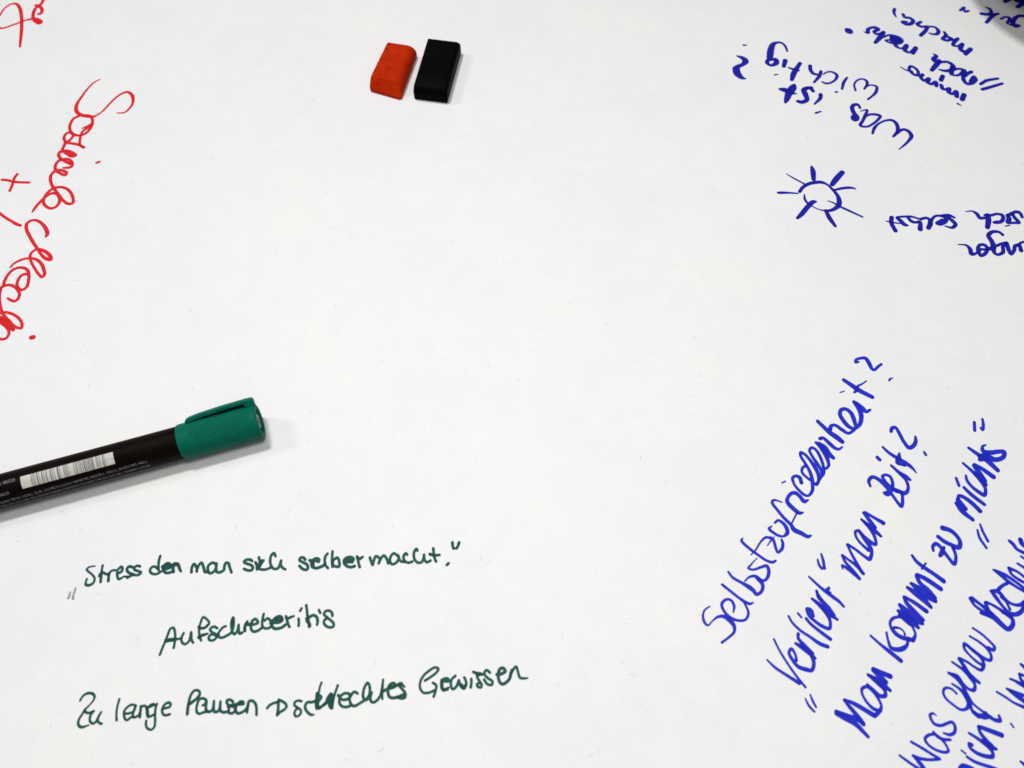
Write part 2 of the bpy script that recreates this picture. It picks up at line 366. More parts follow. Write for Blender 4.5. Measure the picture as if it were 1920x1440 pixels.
  [-12022,2404,92,-11931,2440,115,-11890,2549,115,-11886,2404,115,-11861,2259,114,-11769,2170,114,-11623,2224,114,-11588,2368,115,-11602,2567,92,-11588,2368,115,-11517,2170,114,-11385,2188,114,-11330,2332,114,-11346,2549,92,-11330,2332,114,-11269,2188,114,-11127,2152,114,-10997,2188,114],
  [-10856,2530,110,-10965,2603,110,-11098,2585,110,-11081,2476,110,-10951,2386,110,-10768,2332,110,-10729,2206,109,-10832,2116,109,-10973,2152,109,-10970,2259,110],
  [-11023,2350,114,-10873,2386,114,-10648,2440,115,-10437,2458,115,-10467,2530,115,-10584,2530,115,-10682,2404,115,-10718,2259,114,-10619,2116,114,-10450,2152,114,-10311,2259,114,-10254,2404,114,-10236,2549,115,-10103,2567,115,-9971,2458,115,-9909,2295,114,-9876,2062,105],
  [-10260,2440,110,-10253,2259,110,-10257,2152,109],
  [-10915,2404,115,-10726,2440,115,-10537,2476,115],
 ]),
 ('green arrow', 'green', [
  [-9494,2303,105,-9408,2414,105,-9270,2482,105,-9128,2525,105],
  [-9083,2602,110,-8948,2551,110,-8788,2448,110,-8757,2346,110,-8836,2243,109,-8972,2159,109,-9068,2057,109],
  [-9088,2568,119,-9077,2414,119,-9065,2243,119,-9077,2057,118],
 ]),
 ('green word schlechtes', 'green', [
  [-8194,2551,101,-8326,2576,101,-8447,2516,101,-8454,2414,101,-8333,2328,100,-8195,2243,100,-8165,2142,100,-8227,2040,100,-8350,2006,100,-8417,2108,100,-8378,2243,100,-8311,2294,100],
  [-7664,2066,77,-7773,2066,113,-7932,2176,114,-8020,2311,114,-8017,2448,114,-7951,2516,115,-7804,2516,114,-7661,2551,115],
  [-7484,3234,93,-7532,3068,93,-7556,2860,92,-7602,2688,92],
  [-7599,2826,161,-7599,2654,161,-7599,2482,160,-7562,2311,160],
  [-7595,2791,115,-7438,2705,115,-7547,2516,114,-7489,2311,114,-7368,2380,114,-7231,2482,114,-7194,2654,115,-7082,2826,115],
  [-7469,2294,114,-7318,2431,114,-7183,2551,115],
  [-7060,2791,161,-7095,2585,160,-7078,2414,160,-7014,2328,160],
  [-6834,3129,107,-6904,2895,106,-6954,2654,106,-6971,2448,105,-6974,2294,105],
  [-7016,2722,149,-6999,2551,149,-6998,2346,148],
  [-6785,2774,115,-6700,2654,115,-6548,2602,115,-6404,2636,115,-6303,2740,115,-6384,2826,115,-6515,2843,115,-6656,2774,115,-6717,2636,115,-6701,2465,114,-6581,2363,114,-6414,2346,114,-6254,2397,114],
  [-6034,2834,106,-6169,2895,115,-6270,2791,115,-6332,2654,115,-6280,2482,114,-6161,2380,114,-6017,2414,114,-5860,2516,114,-5685,2619,115,-5585,2757,115,-5562,2930,115,-5597,3138,116,-5678,3225,116,-5776,3068,116,-5816,2878,115,-5801,2688,115,-5702,2602,115,-5596,2654,115,-5512,2757,115,-5484,2878,101,-5525,2688,115,-5476,2533,114,-5364,2516,114,-5225,2619,115,-5127,2791,115,-5088,3016,116,-5074,3348,93],
  [-5089,3034,116,-5083,2826,115,-5051,2636,92],
  [-5079,2895,124,-4919,2982,125,-4737,3034,125,-4575,3103,125,-4637,3208,125,-4748,3190,125,-4849,3051,125,-4846,2860,124,-4771,2705,124,-4603,2671,124,-4422,2722,124,-4242,2791,124],
  [-4815,3086,116,-4630,3086,116,-4486,3155,116,-4378,3208,116,-4222,3086,92],
  [-4428,3121,116,-4290,2982,115,-4171,2843,115,-4180,2688,115,-4326,2654,115,-4494,2705,115],
  [-4485,3138,116,-4394,3173,116,-4341,3208,116],
 ]),
 ('green word Gewissen', 'green', [
  [-3421,3309,107,-3213,3439,107,-2993,3606,107,-2911,3750,108,-3052,3798,108,-3274,3678,108,-3492,3487,107,-3606,3250,107,-3594,3014,106,-3462,2862,106,-3262,2862,106,-3041,2944,106],
  [-3103,3226,111,-2974,3132,111,-2991,2944,111,-3056,2722,110],
  [-2755,3321,139,-2629,3297,139,-2503,3297,139,-2531,3368,139,-2706,3345,139,-2750,3179,139,-2718,2991,138,-2542,2991,138],
  [-2779,3274,107,-2771,3085,106,-2691,2944,106,-2494,3038,106],
  [-2233,3487,112,-2379,3345,112,-2397,3132,111,-2317,2991,111,-2171,3108,111,-2089,3321,111,-2047,3155,111,-1892,3014,111,-1796,3155,111,-1825,3321,111,-1878,3416,112],
  [-1997,3155,139,-1868,3038,139,-1820,3132,139],
  [-1600,3368,112,-1597,3226,111,-1618,3061,111],
  [-1530,3630,112,-1378,3582,112,-1175,3535,112,-1327,3582,112,-1375,3463,112,-1271,3274,111,-1194,3155,111,-1218,3061,111,-1343,3085,111,-1370,3179,111,-1245,3226,111],
  [-1428,3582,126,-1326,3511,126,-1226,3559,126],
  [-873,3606,112,-1001,3702,112,-1100,3582,112,-972,3416,112,-769,3274,111,-793,3155,111,-969,3179,111,-1097,3345,112],
  [-595,3535,131,-419,3559,131,-268,3654,131,-344,3774,131,-471,3750,131,-545,3535,131,-493,3274,130,-392,3179,130,-216,3250,130,-91,3392,130,-41,3606,131,10,3702,131],
  [-91,3368,107,-15,3606,107,162,3834,108,237,3630,107,312,3416,107,438,3392,107,614,3404,70],
 ]),
 ('blue question mark after wichtig', 'blue', [
  [13075,37479,122,13363,37312,284,13505,37074,384,13334,36813,282,12983,36601,321,12866,36343,480,12970,35946,398,13163,35724,238,13343,35682,79],
  [13565,38357,148,13757,38367,66],
 ]),
 ('blue word wichtig', 'blue', [
  [16040,37863,123,15981,38274,165,15812,38542,165,15539,38576,186,15291,38420,310,15114,38032,390,14994,37551,408,14947,37216,325,15064,37193,203,15249,37169,324,15287,36955,323,15147,36813,282,14928,36719,201,14736,36932,263,14786,37121,243],
  [15805,37098,304,15652,36648,242],
  [15894,36554,101,16179,36413,181,16454,36319,160],
  [16628,36884,243,16357,36460,281,16121,36039,339,15959,35599,238],
  [15042,35970,120,15235,36016,64],
  [17178,36680,242,17151,36365,241,17261,36076,216,17459,36004,176],
  [17727,36244,201,17579,35884,223,17182,35384,143],
  [17831,36028,100,18087,36196,120,18368,36196,152,18588,35956,200,18437,35597,159,18078,35336,143,17830,35313,158,17659,35431,119],
  [19147,35764,136,18890,35407,190,18692,34888,150],
  [18287,34654,133,18372,34645,133],
  [19431,34771,138,19446,35218,127,19683,35550,127,19981,35655,139,20196,35502,179,20175,35218,182,19955,34888,142],
  [20118,35100,119,20446,35180,119,20681,35053,174,20540,34607,189,20278,34328,141,20009,34096,140],
 ]),
 ('blue word ist', 'blue', [
  [15185,34865,196,15427,34797,353,15674,34661,391,15891,34548,195,16055,34525,78],
  [16040,35185,197,15924,34979,433,15667,34616,430,15435,34075,310,15319,33851,155],
  [16047,33941,232,16253,33874,271,16564,34053,272,16549,34480,332,16517,34797,314,16794,34957,236,16966,34979,236],
  [16546,34888,236,16696,34959,236,16900,34935,236,17021,34724,235],
  [17405,34444,254,17345,34188,234,16942,33727,116],
  [16900,33066,145,17208,33179,100],
 ]),
 ('blue word Was written upside down', 'blue', [
  [19435,33430,154,19363,33681,194,19158,33681,232,19004,33498,251,19004,33134,269,19123,32772,306,19000,32660,457,18928,32817,229],
  [19409,33202,62,19801,33293,135,19624,32907,191,19410,32502,190,19207,32145,189,19527,32056,151,19941,32279,152,20317,32637,172,20442,32840,191,20178,32962,192,19832,32930,153,19598,32772,138],
  [19767,31570,150,19947,31967,189,20245,32279,137,20662,32502,152,21038,32525,191,21223,32279,228,21178,31746,226,20860,31350,150],
  [21074,31570,188,21504,31857,189,21749,31746,226,21856,31394,244,21630,31045,168,21331,30741,134,20968,30439,59],
 ]),
 ('blue words noch mehr upside down', 'blue', [
  [19821,39677,211,19939,39527,463,20072,39397,168],
  [20809,39472,63,21041,39379,210,21078,39639,253,21252,39789,211,21550,39827,233,21705,39677,253,21430,39490,231,21472,39304,193,21735,39304,210,21971,39434,252],
  [21960,39379,252,21709,39045,335,21312,38567,229],
  [21772,38971,150,22034,39100,151,22211,39193,168,22413,39156,210,22741,38971,293,22877,38750,292,22663,38603,416,22399,38713,333,22127,38787,150,21949,38750,146,22134,38567,146,22405,38493,249,22476,38274,249,22636,38111,149,22844,38111,207,23086,38329,290,22913,37948,289,23081,37767,181,23304,37839,247,23588,38129,290,23324,37695,247],
  [22374,38971,335,22634,38713,459],
  [24504,37654,82,24630,37466,246,24406,37231,286,24464,37043,245,24711,37090,286,24422,36717,325,24118,36347,263],
  [24611,36950,204,24925,36997,204,25161,36997,204,25380,36787,265,25403,36532,284,25062,36301,242,24794,36301,202,24548,36393,121],
  [25347,36578,284,25174,36071,282,25186,35980,161,25475,35934,181,25799,36163,202,25917,36370,202,25634,36449,186,25414,36370,162],
  [25967,36301,283,25797,35888,257,25757,35524,256,25878,35275,219,26160,35343,279,26429,35615,281,26397,35820,241,26128,35479,240],
  [26345,36209,242,26093,36071,242,25898,35888,241],
  [26635,35252,199,27037,35524,216,27728,35683,181],
  [26630,34848,218,27140,35027,219,27874,35298,180],
 ]),
 ('blue word immer upside down', 'blue', [
  [22380,36601,81,22570,36393,101,22808,36255,141,22992,36026,201,23189,35934,201,23300,36209,201,23171,36532,182,22961,36648,203,22822,36393,202,22965,36209,145],
  [23499,35980,241,23358,35797,240,23480,35524,200,23777,35660,280,23659,35433,279,23817,35252,199,24113,35388,279,24084,35117,238],
  [24376,35162,238,24395,34893,238,24582,34848,198,24758,34893,277,24672,34669,276,24827,34491,197,25100,34669,276,25047,34313,275],
  [25485,34424,315,25304,34092,313],
  [24961,33762,136,25125,33630,70],
  [24624,35865,281,24455,35569,280],
 ]),
 ('blue word machen upside down', 'blue', [
  [23025,41413,216,22931,41069,194,22983,40696,69],
  [23446,40944,215,23501,40696,214,23790,40634,214,23930,40387,256,23726,40142,277,23461,40111,255,23286,40295,256,23551,40326,128],
  [24362,40295,213,24106,40111,234,24315,39897,212,24659,39897,212,24504,39593,254,24110,39170,252],
  [24701,39897,170,25080,39867,170,25238,39532,254,25096,39290,232,24855,39260,168,24662,39351,126],
  [25559,39441,169,25601,39170,252,25317,38870,209,25543,38750,226,25869,38870,210,25657,39050,210],
  [25799,38930,210,25968,38750,251,26238,38900,210,25924,38571,250,25811,38363,208,26064,38275,166,26382,38452,250,26175,38038,290,26369,37803,248,26765,38038,290,26368,37627,264],
 ]),
 ('small blue quotation mark near the corner', 'blue', [
  [26951,41287,173,27252,41538,200,27169,41287,173,27254,41194,217,27443,41256,173],
 ]),
 ('blue word gute at the shaded corner', 'blue', [
  [28570,41582,109,28779,41381,218,28762,41069,238,28534,40944,259,28161,41006,260],
  [29157,41006,195,28864,40882,259,28271,40264,231],
  [29206,40541,155,29515,40727,173,29749,40634,216,29502,40203,214],
  [30683,40808,260,30358,40808,259,30034,40572,276,29808,40142,300,29894,39909,214,30131,39989,214,29933,40050,214,29589,40050,128],
  [29879,42075,308,30316,42394,353],
  [30492,41601,262,30876,41885,351,31104,42075,396],
  [30606,42171,396,30947,42139,396,31140,42202,397],
 ]),
 ('blue drawing of a sun with eight rays', 'blue', [
  [15137,27551,194,15325,27809,194,15657,28051,213,16058,28163,213,16383,28174,213,16653,28032,142,16911,27661,176,17079,27294,211,17108,26965,279,17024,26656,278,16715,26386,208,16411,26296,173,16183,26314,104,15910,26404,69,15625,26602,83,15402,26838,139,15324,27074,140,15356,27367,70],
  [14615,28745,54,14877,28518,93,15454,28069,106],
  [16043,29238,145,16061,28934,288,16006,28387,250],
  [17607,28839,288,17219,28406,321,16932,28032,266],
  [16999,27661,141,17459,27780,177,17904,27809,156,18110,27735,85],
  [16509,26947,52,16711,26856,87,17146,26530,139,17482,26314,138,18124,25903,103],
  [16296,26296,207,16414,25814,257,16613,25319,170],
  [15876,26892,139,15727,26874,244,15347,26494,277,14989,26063,258,14752,25832,171],
  [14001,27477,158,14162,27477,176,14483,27477,140,15017,27433,91],
 ]),
 ('blue word selbst upside down', 'blue', [
  [19287,25632,69,19618,25551,103,19951,25480,86],
  [19625,25862,241,19536,25527,240,19644,25029,238],
  [19892,25838,172,20030,25670,240,20173,25432,239,20331,25361,137],
  [19921,25886,138,20200,25920,138,20665,25920,138,20880,25838,124,21110,25742,138],
  [20459,25862,172,20600,25623,206,20778,25551,158,21015,25575,206,20933,25124,273],
  [21116,25766,172,21423,25838,172,21550,25718,206,21534,25480,274,21373,25195,239],
  [21570,25384,137,21666,25718,172,21916,25958,152,22226,25958,173,22430,25838,242,22321,25623,275,21992,25456,240,21868,25503,172,22208,25718,172],
  [22276,26006,138,22632,26030,138,22863,25862,138],
  [22564,25910,207,22673,25718,224,22816,25432,223,22591,25218,171,22267,25313,89],
 ]),
 ('blue word sich upside down', 'blue', [
  [23560,26248,63,23897,26272,104,24087,26103,208,24175,25838,207,24407,25838,173],
  [24626,26006,278,24589,25718,311,24415,25242,257],
  [24490,26006,173,24800,26006,174,25134,26093,160,25383,26006,208,25357,25766,221,25151,25575,207,24835,25551,172,25031,25632,104],
  [25655,26006,208,25667,25766,277,25531,25551,207,25911,25527,159,26111,25551,207,25971,25886,208,25960,26127,174,26142,26224,209,26323,26175,209,26378,25886,174],
  [25648,25982,208,25921,26127,209],
  [25351,25313,76,25576,25361,76],
 ]),
 ('blue word fragment ngen upside down', 'blue', [
  [22642,24165,61,23049,24119,134,23181,23888,234,23182,23590,233,23465,23658,134,23592,23934,201,23740,24142,168,24000,24119,202,24055,23888,201,23820,23567,200,23613,23498,200,23625,23842,201,23935,23865,134],
  [25070,24771,170,24942,24935,171,24602,24959,205,24330,24724,238,24404,24350,270,24383,23980,302,24093,23888,201],
  [24370,23934,269,24355,23658,201,24476,23544,167,24802,23704,201,24901,24072,202,25142,24258,203,24863,24211,169,24603,24095,168],
  [25129,24211,236,25124,23842,235,25163,23567,167,25408,23842,201,25510,24072,202,25732,24119,202,25737,23796,235],
  [25726,24165,169,25917,24304,135,26076,24327,135],
 ]),
 ('blue word Selbstzufriedenheit on the long slanted line', 'blue2', [
  [8101,6174,56,7869,6027,81,7772,5800,101,7801,5542,125,7920,5414,85,8119,5574,70,8370,5751,113,8604,5768,151,8821,5639,213,8989,5382,165,8961,5159,124,8705,4937,99,8421,4748,108],
  [9022,5929,63,9087,6190,127,8981,6419,122,8783,6446,115,8588,6255,132,8660,5962,126,8866,5735,131,9181,5606,120,9484,5645,110,9633,5897,116,9558,6223,102,9453,6452,92],
  [8702,7049,119,9084,6717,123,9449,6419,127,9731,6272,127,9888,6321,64],
  [9017,7571,104,9161,7352,125,9537,7116,140,9817,6933,206,9968,6800,180,10050,6657,154,10264,6750,139,10374,7016,155,10235,7284,208,10082,7402,143,9838,7352,94,9647,7183,67],
  [10284,8152,48,10049,7929,68,9869,7724,105,10084,7673,105,10404,7775,118,10649,7826,144,10706,7622,157,10617,7352,143,10463,7217,119,10235,7284,119],
  [9793,9005,67,9728,8899,123,9998,8585,133,10369,8273,127,10680,8049,126,10910,7980,126,11063,8049,90],
  [10045,8290,48,10259,8480,74,10552,8864,91,10784,9040,118,10987,9005,123],
  [10987,9037,124,11085,8928,134,11128,8642,133,11192,8400,119,11398,8556,138,11461,8756,147,11441,8943,107],
  [10796,8685,48,11000,8928,80,11148,9072,48],
  [11115,9536,54,10970,9420,130,11130,9245,135,11339,9115,129,11533,9086,108,11727,9245,178,11710,9478,179,11566,9697,152,11408,9785,120,11264,9682,109],
  [11698,10586,61,11507,10661,89,11337,10685,111,11268,10571,138,11446,10243,143,11680,9888,153,11946,9565,174,12031,9376,227,12318,9217,205,12579,9072,162,12707,9130,92],
  [11974,9653,76,12143,9917,77,12257,10095,77],
  [12535,10133,82,12374,10109,178,12145,10302,207,11931,10601,194,11973,10781,156,12148,10978,167,12341,11008,184,12518,10842,184,12658,10631,194,12847,10691,83],
  [11799,11465,51,11970,11536,85],
  [12677,11480,180,12628,11726,181,12462,11788,142,12325,11696,141,12346,11419,129,12508,11145,140,12706,10932,139,12872,10878,123,13079,11084,151,13158,11419,169,13166,11788,170,13099,12098,154,12973,12411,143,12845,12726,144,12871,12890,145,13036,12805,144,13205,12568,155,13360,12254,189,13470,11943,188,13463,11634,153,13319,11388,129,13155,11542,141,12951,11726,130,12786,11943,131,12810,12129,126,12979,12270,132],
  [13305,11388,129,13601,11757,130,13730,11912,142,13764,12285,143,13700,12694,156,13575,13011,145,13415,13123,140,13283,13011,133,13349,12726,144,13523,12348,172,13648,12036,154,13646,11850,142],
  [13634,13363,146,13810,13171,233,13978,12757,231,14018,12474,172,14015,12285,143,13840,12129,120,13738,12223,86],
  [13748,13331,175,13949,13107,320,14083,12852,289,14282,12631,173],
  [13846,13556,176,13986,13588,158,14226,13331,193,14425,13107,175,14594,13049,134,14777,13155,76],
  [13883,14404,179,14120,14108,207,14370,13815,236,14606,13621,264,14808,13411,219],
  [14374,14010,207,14466,14190,160,14650,14207,160,14886,14010,189,15152,13815,147,15314,13880,118],
  [15278,13848,136,15532,14076,148,15545,14470,209,15461,14834,210,15251,15018,181,15044,14968,181,14956,14734,198,15054,14437,209,15218,14174,208,15435,14043,160,15744,14239,196,15885,14536,209,15906,14934,259,15811,15235,260,15714,15370,182],
  [15824,15303,182,16048,15034,241,16171,14884,181,16389,14984,109],
  [15157,15852,67,15370,15920,55],
  [15444,16498,186,15725,16256,228,15989,16016,258,16262,15828,233,16591,15624,213],
  [15803,15845,92,15952,15981,184,16053,16187,123,16258,16290,86,16489,16446,68],
  [16323,17450,94,16177,17425,145,16216,17549,145,16422,17638,145,16674,17638,190,16786,17407,220,16877,17073,172,16960,17020,144,17183,17196,144,17366,17330,126],
  [17548,16463,93,17618,16549,106,17764,16608,43],
 ]),
 ('blue word Verliert in quotation marks', 'blue2', [
  [10143,4081,83,10420,3796,116,10803,3529,130,11280,3216,158],
  [10523,4880,89,10690,4436,98,10964,3896,102,11243,3430,111,11500,3068,105],
  [11432,2645,71,11529,2388,103,11702,2180,94],
  [11647,2791,71,11699,2581,104,11797,2340,94],
  [11307,4064,122,11291,4300,113,11180,4504,133,11053,4368,132,11166,4064,156,11341,3829,160,11607,3729,179,11847,3696,160,11979,3963,160,11935,4232,161,11797,4470,162,11375,4726,99],
  [11372,4709,113,11660,4504,172,11911,4300,186,12063,4148,122],
  [11538,5087,139,11511,4915,139,11717,4640,158,11988,4334,147],
  [11250,5786,91,11357,5540,110,11632,5226,120,12017,4949,134,12334,4709,168,12635,4589,163],
  [11956,5680,136,12103,5470,135,12416,5191,150,12792,4880,159],
  [11646,5892,96,11766,5733,96],
  [12263,5786,126,12189,5998,203,12055,6069,152,12088,5821,151,12300,5575,141,12589,5365,160,12829,5296,150,12907,5540,136,12848,5821,177,12648,6140,178,12304,6480,92],
  [12338,6462,128,12654,6176,193,12896,5892,202,13214,5645,116],
  [12563,6714,129,12697,6426,164,12933,6105,188,13101,5821,152],
  [12568,6789,129,12579,6558,128,12685,6393,153],
  [12344,7375,94,12601,7089,124,12831,6856,144,13182,6558,164,13415,6360,143,13563,6164,112],
  [13095,6922,119,12988,6789,180,13111,6723,103],
  [12822,8107,79,12838,7901,118,12926,7714,118],
  [13014,8331,96,13049,8038,132,13041,7731,142],
 ]),
 ('blue word man on the second slanted line', 'blue2', [
  [13807,7697,68,13801,7850,105,14056,7663,147,14427,7291,136],
  [13876,8262,106,13976,7970,132,14192,7663,157,14431,7307,130],
  [13896,8279,117,14132,8072,122,14394,7833,137,14622,7510,157],
  [14185,8731,123,14264,8417,123,14420,7970,143,14608,7527,131],
  [14219,8731,123,14490,8522,133,14842,8210,143,14993,8107,175,15150,8383,149,15129,8626,187,14949,8941,135,14746,9329,125,14635,9294,135,14623,9046,119,14805,8731,129,15033,8487,160],
  [14784,9347,125,15004,9046,135,15233,8801,188,15391,8731,134,15413,9011,146,15309,9365,163,14981,9829,99],
  [15012,9811,110,15302,9507,191,15531,9258,190,15673,9099,135],
  [15141,10118,138,15323,9793,192,15504,9471,174],
  [15215,10136,138,15523,9919,148,15892,9668,202],
 ]),
 ('blue word Zeit with a question mark', 'blue2', [
  [15662,11327,124,15641,11549,159,15824,11737,170,16038,11668,182,16253,11446,198,16425,11175,180,16537,10939,151,16692,10604,150,16826,10405,166,16952,10738,151,16954,11006,152,16734,11107,180,16467,11378,153,16321,11617,153,16287,11771,142,16464,11840,137,16625,11754,148,16662,11412,158,16554,11175,208,16335,10973,252,16229,11006,168],
  [16626,11209,169,16888,11074,197,17132,11006,185,17298,11209,152,17289,11583,153,17094,11891,171,16782,12272,126],
  [17102,11926,154,17326,11754,182,17459,11617,142],
  [16242,12655,173,16320,12550,173],
  [16583,13149,117,16781,12902,157,17118,12620,185,17460,12376,213,17677,12167,155,17820,11926,57],
  [17265,12849,105,17184,12620,231,17073,12411,173,17376,12289,144],
  [17104,13902,148,17188,14065,178,17346,14101,160,17465,13793,177,17581,13399,176,17752,13114,193,17974,13220,193,18121,13434,176,18152,13649,118],
  [18383,12902,128,18421,12778,128],
 ]),
 ('bold blue word Man', 'blue2', [
  [12559,2116,201,12864,1949,233,13189,1759,209,13610,1289,138],
  [12546,2188,141,12933,2044,164,13365,1878,187,13516,1724,163],
  [12931,2597,109,13115,2332,165,13341,2020,187,13522,1759,163],
  [12946,2609,109,13272,2476,165,13644,2259,188,13989,2044,201],
  [14255,2211,165,14341,2380,118,14248,2694,119,14088,2938,119,13908,3085,132,13711,3011,131,13678,2840,110,13799,2524,118,14011,2283,141,14199,2188,164,14010,2020,164],
  [13949,3158,120,14145,2962,143,14362,2743,166,14575,2767,167,14584,2938,134,14399,3183,168,14047,3529,121],
  [14069,3505,145,14350,3331,217,14572,3134,240,14795,2950,143],
  [14292,3704,194,14463,3505,217,14676,3257,216],
  [14300,3741,170,14589,3604,194,14903,3467,217],
 ]),
 ('bold blue word kommt', 'blue2', [
  [14438,5011,100,14765,4680,124,15040,4430,172,15449,4058,186],
  [15104,5138,100,15107,4837,112,15163,4555,148,15375,4477,197,15646,4523,198,15843,4680,134,15900,4869,124],
  [16106,4837,189,16253,5058,115,16191,5377,116,16023,5665,116,15742,5746,116,15464,5682,137,15314,5473,116,15419,5154,175,15642,4963,184,15982,4869,199],
  [15456,5329,126,15650,5313,90,15804,5185,75,15826,5058,100],
  [15760,5989,153,15985,5795,304,16260,5537,278,16428,5329,151],
  [15875,6217,179,16112,5924,331,16413,5633,303,16629,5489,161],
  [15789,5811,178,16113,5473,176],
  [16113,6546,139,16164,6315,179,16418,5957,204,16678,5633,177],
  [16146,6546,139,16497,6315,179,16904,5973,194],
  [16346,6927,156,16645,6678,258,16972,6348,231,17124,6136,153],
  [16534,7094,156,16816,6844,311,17151,6546,284,17364,6381,180],
  [16841,7413,210,16883,7144,183,17152,6844,207,17378,6513,180],
  [16869,7464,157,17183,7279,209,17698,6877,208],
  [16825,8267,123,16943,8026,159,17223,7752,185,17569,7481,184,17891,7195,209],
  [17327,7940,90,17109,7701,90],
 ]),
 ('bold blue word zu', 'blue2', [
  [17766,8471,118,17777,8642,150,17948,8770,172,18109,8613,172,18203,8414,171,18338,8160,160,18501,7908,170,18641,8160,144,18652,8414,145,18623,8585,161],
  [18250,8613,124,18077,8358,214,17997,8259,160],
  [18103,9072,173,18311,8871,189,18559,8728,189,18869,8613,215,18982,8842,189,18903,9101,179,18704,9332,202,18390,9449,235],
 ]),
 ('blue low quotation marks before nichts', 'blue2', [
  [19849,9361,96,19852,9043,130,20031,8585,119],
  [20026,9609,96,20061,9303,123,20170,8871,125],
 ]),
 ('bold blue word nichts with quotation marks', 'blue2', [
  [19234,10545,167,19401,10198,233,19758,9819,182],
  [19352,10685,224,19561,10302,222],
  [19344,10721,151,19450,10879,169,19707,10756,196,19974,10476,212,20172,10198,211],
  [19745,11251,153,19988,10932,186,20433,10493,168],
  [19510,11680,137,19546,11340,136],
  [19968,11806,109,19953,11608,142,20111,11286,159,20354,11038,186,20542,10914,186,20662,11179,159,20559,11572,200,20318,11968,172,19982,12387,116],
  [20377,11932,172,20596,11716,257,20717,11393,199],
  [20460,12259,231,20583,11932,247,20729,11572,228],
  [20474,12314,173,20766,12113,202,21152,11752,240],
  [20414,13107,147,20738,12810,204,21077,12515,261,21422,12059,219],
  [21228,13256,65,21059,13181,135,21019,12958,205,21277,12884,234,21670,12928,205,21946,12921,205,21847,12681,204,21501,12552,232,21046,12662,349,20776,12552,203],
  [20814,12699,233,21144,12773,262],
  [20984,14354,150,20896,13953,149],
  [21391,14508,120,21357,14239,150,21250,13991,149,21174,14106,60],
 ]),
 ('blue word Was at the bottom edge', 'blue2', [
  [14677,639,91,14871,488,109,15137,295,113,15365,145,135],
  [15189,639,105,15337,445,159,15479,230,167,15549,124,135],
  [15187,628,114,15451,531,123,15776,492,114,16162,514,114],
  [15220,1107,106,15539,921,115,15872,704,114,16154,531,118],
  [16142,1460,93,16194,1372,130,16420,1206,129,16727,1184,111],
  [16148,1383,116,15921,1338,116,15766,1206,125,15846,1009,110,16136,813,114,16407,747,114,16561,791,114,16531,965,101,16415,1184,115,16215,1360,116],
  [16395,2030,42,16294,2120,85,16164,2063,127,16155,1917,117,16255,1738,126,16484,1682,121,16744,1760,117,16948,1801,126,17022,1627,131,16930,1427,130,16744,1356,130,16530,1416,84],
 ]),
 ('blue word genau', 'blue2', [
  [17372,2831,91,17195,3011,96,16981,3037,110,16862,2908,110,16895,2677,105,17114,2447,100,17368,2256,109,17590,2269,128,17757,2447,190,17710,2754,206,17547,2986,130,17280,3193,87],
  [17239,3598,112,17511,3402,170,17683,3089,144,17736,2856,177,17794,2651,191,17914,2472,109,18087,2294,100,18314,2117,104,18520,1966,118],
  [17278,3585,97,17558,3480,131,17730,3167,111,17906,2986,120,18078,2960,159,18166,3141,130,18087,3376,170,17860,3691,132,17477,4008,93],
  [17792,2421,142,17837,2168,128,18010,1991,141],
  [17892,3823,147,18064,3506,194,18355,3232,130],
  [17783,4115,147,17905,3876,157,18028,3585,146],
  [17803,4142,133,18078,4008,113,18311,3823,113,18559,3704,137,18708,3902,147,18672,4142,123,18410,4437,119,18139,4707,134,18092,4517,124,18250,4249,104,18470,4008,123,18659,3876,132],
  [18239,4653,114,18509,4383,124,18784,4142,148,19018,4075,133,19092,4249,124,18993,4517,124,18725,4788,105,18423,4993,95],
  [18630,5308,96,18915,5088,105,19156,4815,110,19312,4571,134,19233,4464,149,19057,4544,149],
  [18326,2153,106,18459,1962,118,18663,1867,165,18820,1857,141,18811,2036,109],
  [17872,2174,132,18023,2047,165,18242,2004,236,18442,1983,118],
 ]),
 ('blue word nicht at the bottom edge', 'blue2', [
  [17215,593,105,17454,431,127,18050,229,136,18212,169,136],
  [17057,818,73,17186,705,87],
  [17508,1003,138,17417,1044,138,17419,900,129,17638,716,147,17926,614,160,18182,604,169,18228,736,138,18136,900,138,17884,1147,148,17499,1417,102],
  [17974,1147,162,18152,961,230,18395,859,115],
  [17918,1636,126,17936,1437,140,18076,1188,162,18282,941,161],
  [17944,1646,140,18213,1542,177,18728,1344,200],
  [16835,189,136,16969,280,181,17224,229,159,17422,129,136],
  [19191,1751,80,19259,1625,80],
 ]),
 ('blue word fragment cut off at the right edge', 'blue2', [
  [18958,2894,91,19233,2710,105,19521,2495,105,19930,2313,157],
  [19414,2992,111,19610,2818,168,19799,2667,192,19965,2516,167],
  [19382,3003,111,19674,2883,130,20048,2732,144],
  [19846,3254,145,20149,3090,218],
  [19199,431,91,19361,290,159],
  [20191,3915,123,20332,3770,172],
  [19611,3376,97,19832,3271,121,20113,3089,169],
  [20022,3559,112,20033,3349,131,20169,3193,145],
  [20036,3559,112,20247,3467,122],
 ]),
 ('blue word bedeutet cut off at the right edge', 'blue2', [
  [18822,6486,155,18921,6223,123,19157,6010,138,19458,5774,163],
  [18893,6498,181,19151,6271,144,19345,6081,179,19567,5821,204],
  [19403,6307,154,19429,6034,190,19519,5821,204],
  [19434,6331,139,19588,6271,124,19878,6081,139,20093,5892,153,20301,5680,127],
  [19748,6786,130,19968,6786,182,20074,6726,182,20247,6462,145,20462,6271,124,20765,6223,155,21016,6342,181],
  [19778,6762,156,19865,6582,181,20055,6200,144,20226,5939,169,20490,5845,189,20795,5986,180,20996,6271,155],
  [20096,6534,104,20245,6366,103,20331,6057,128],
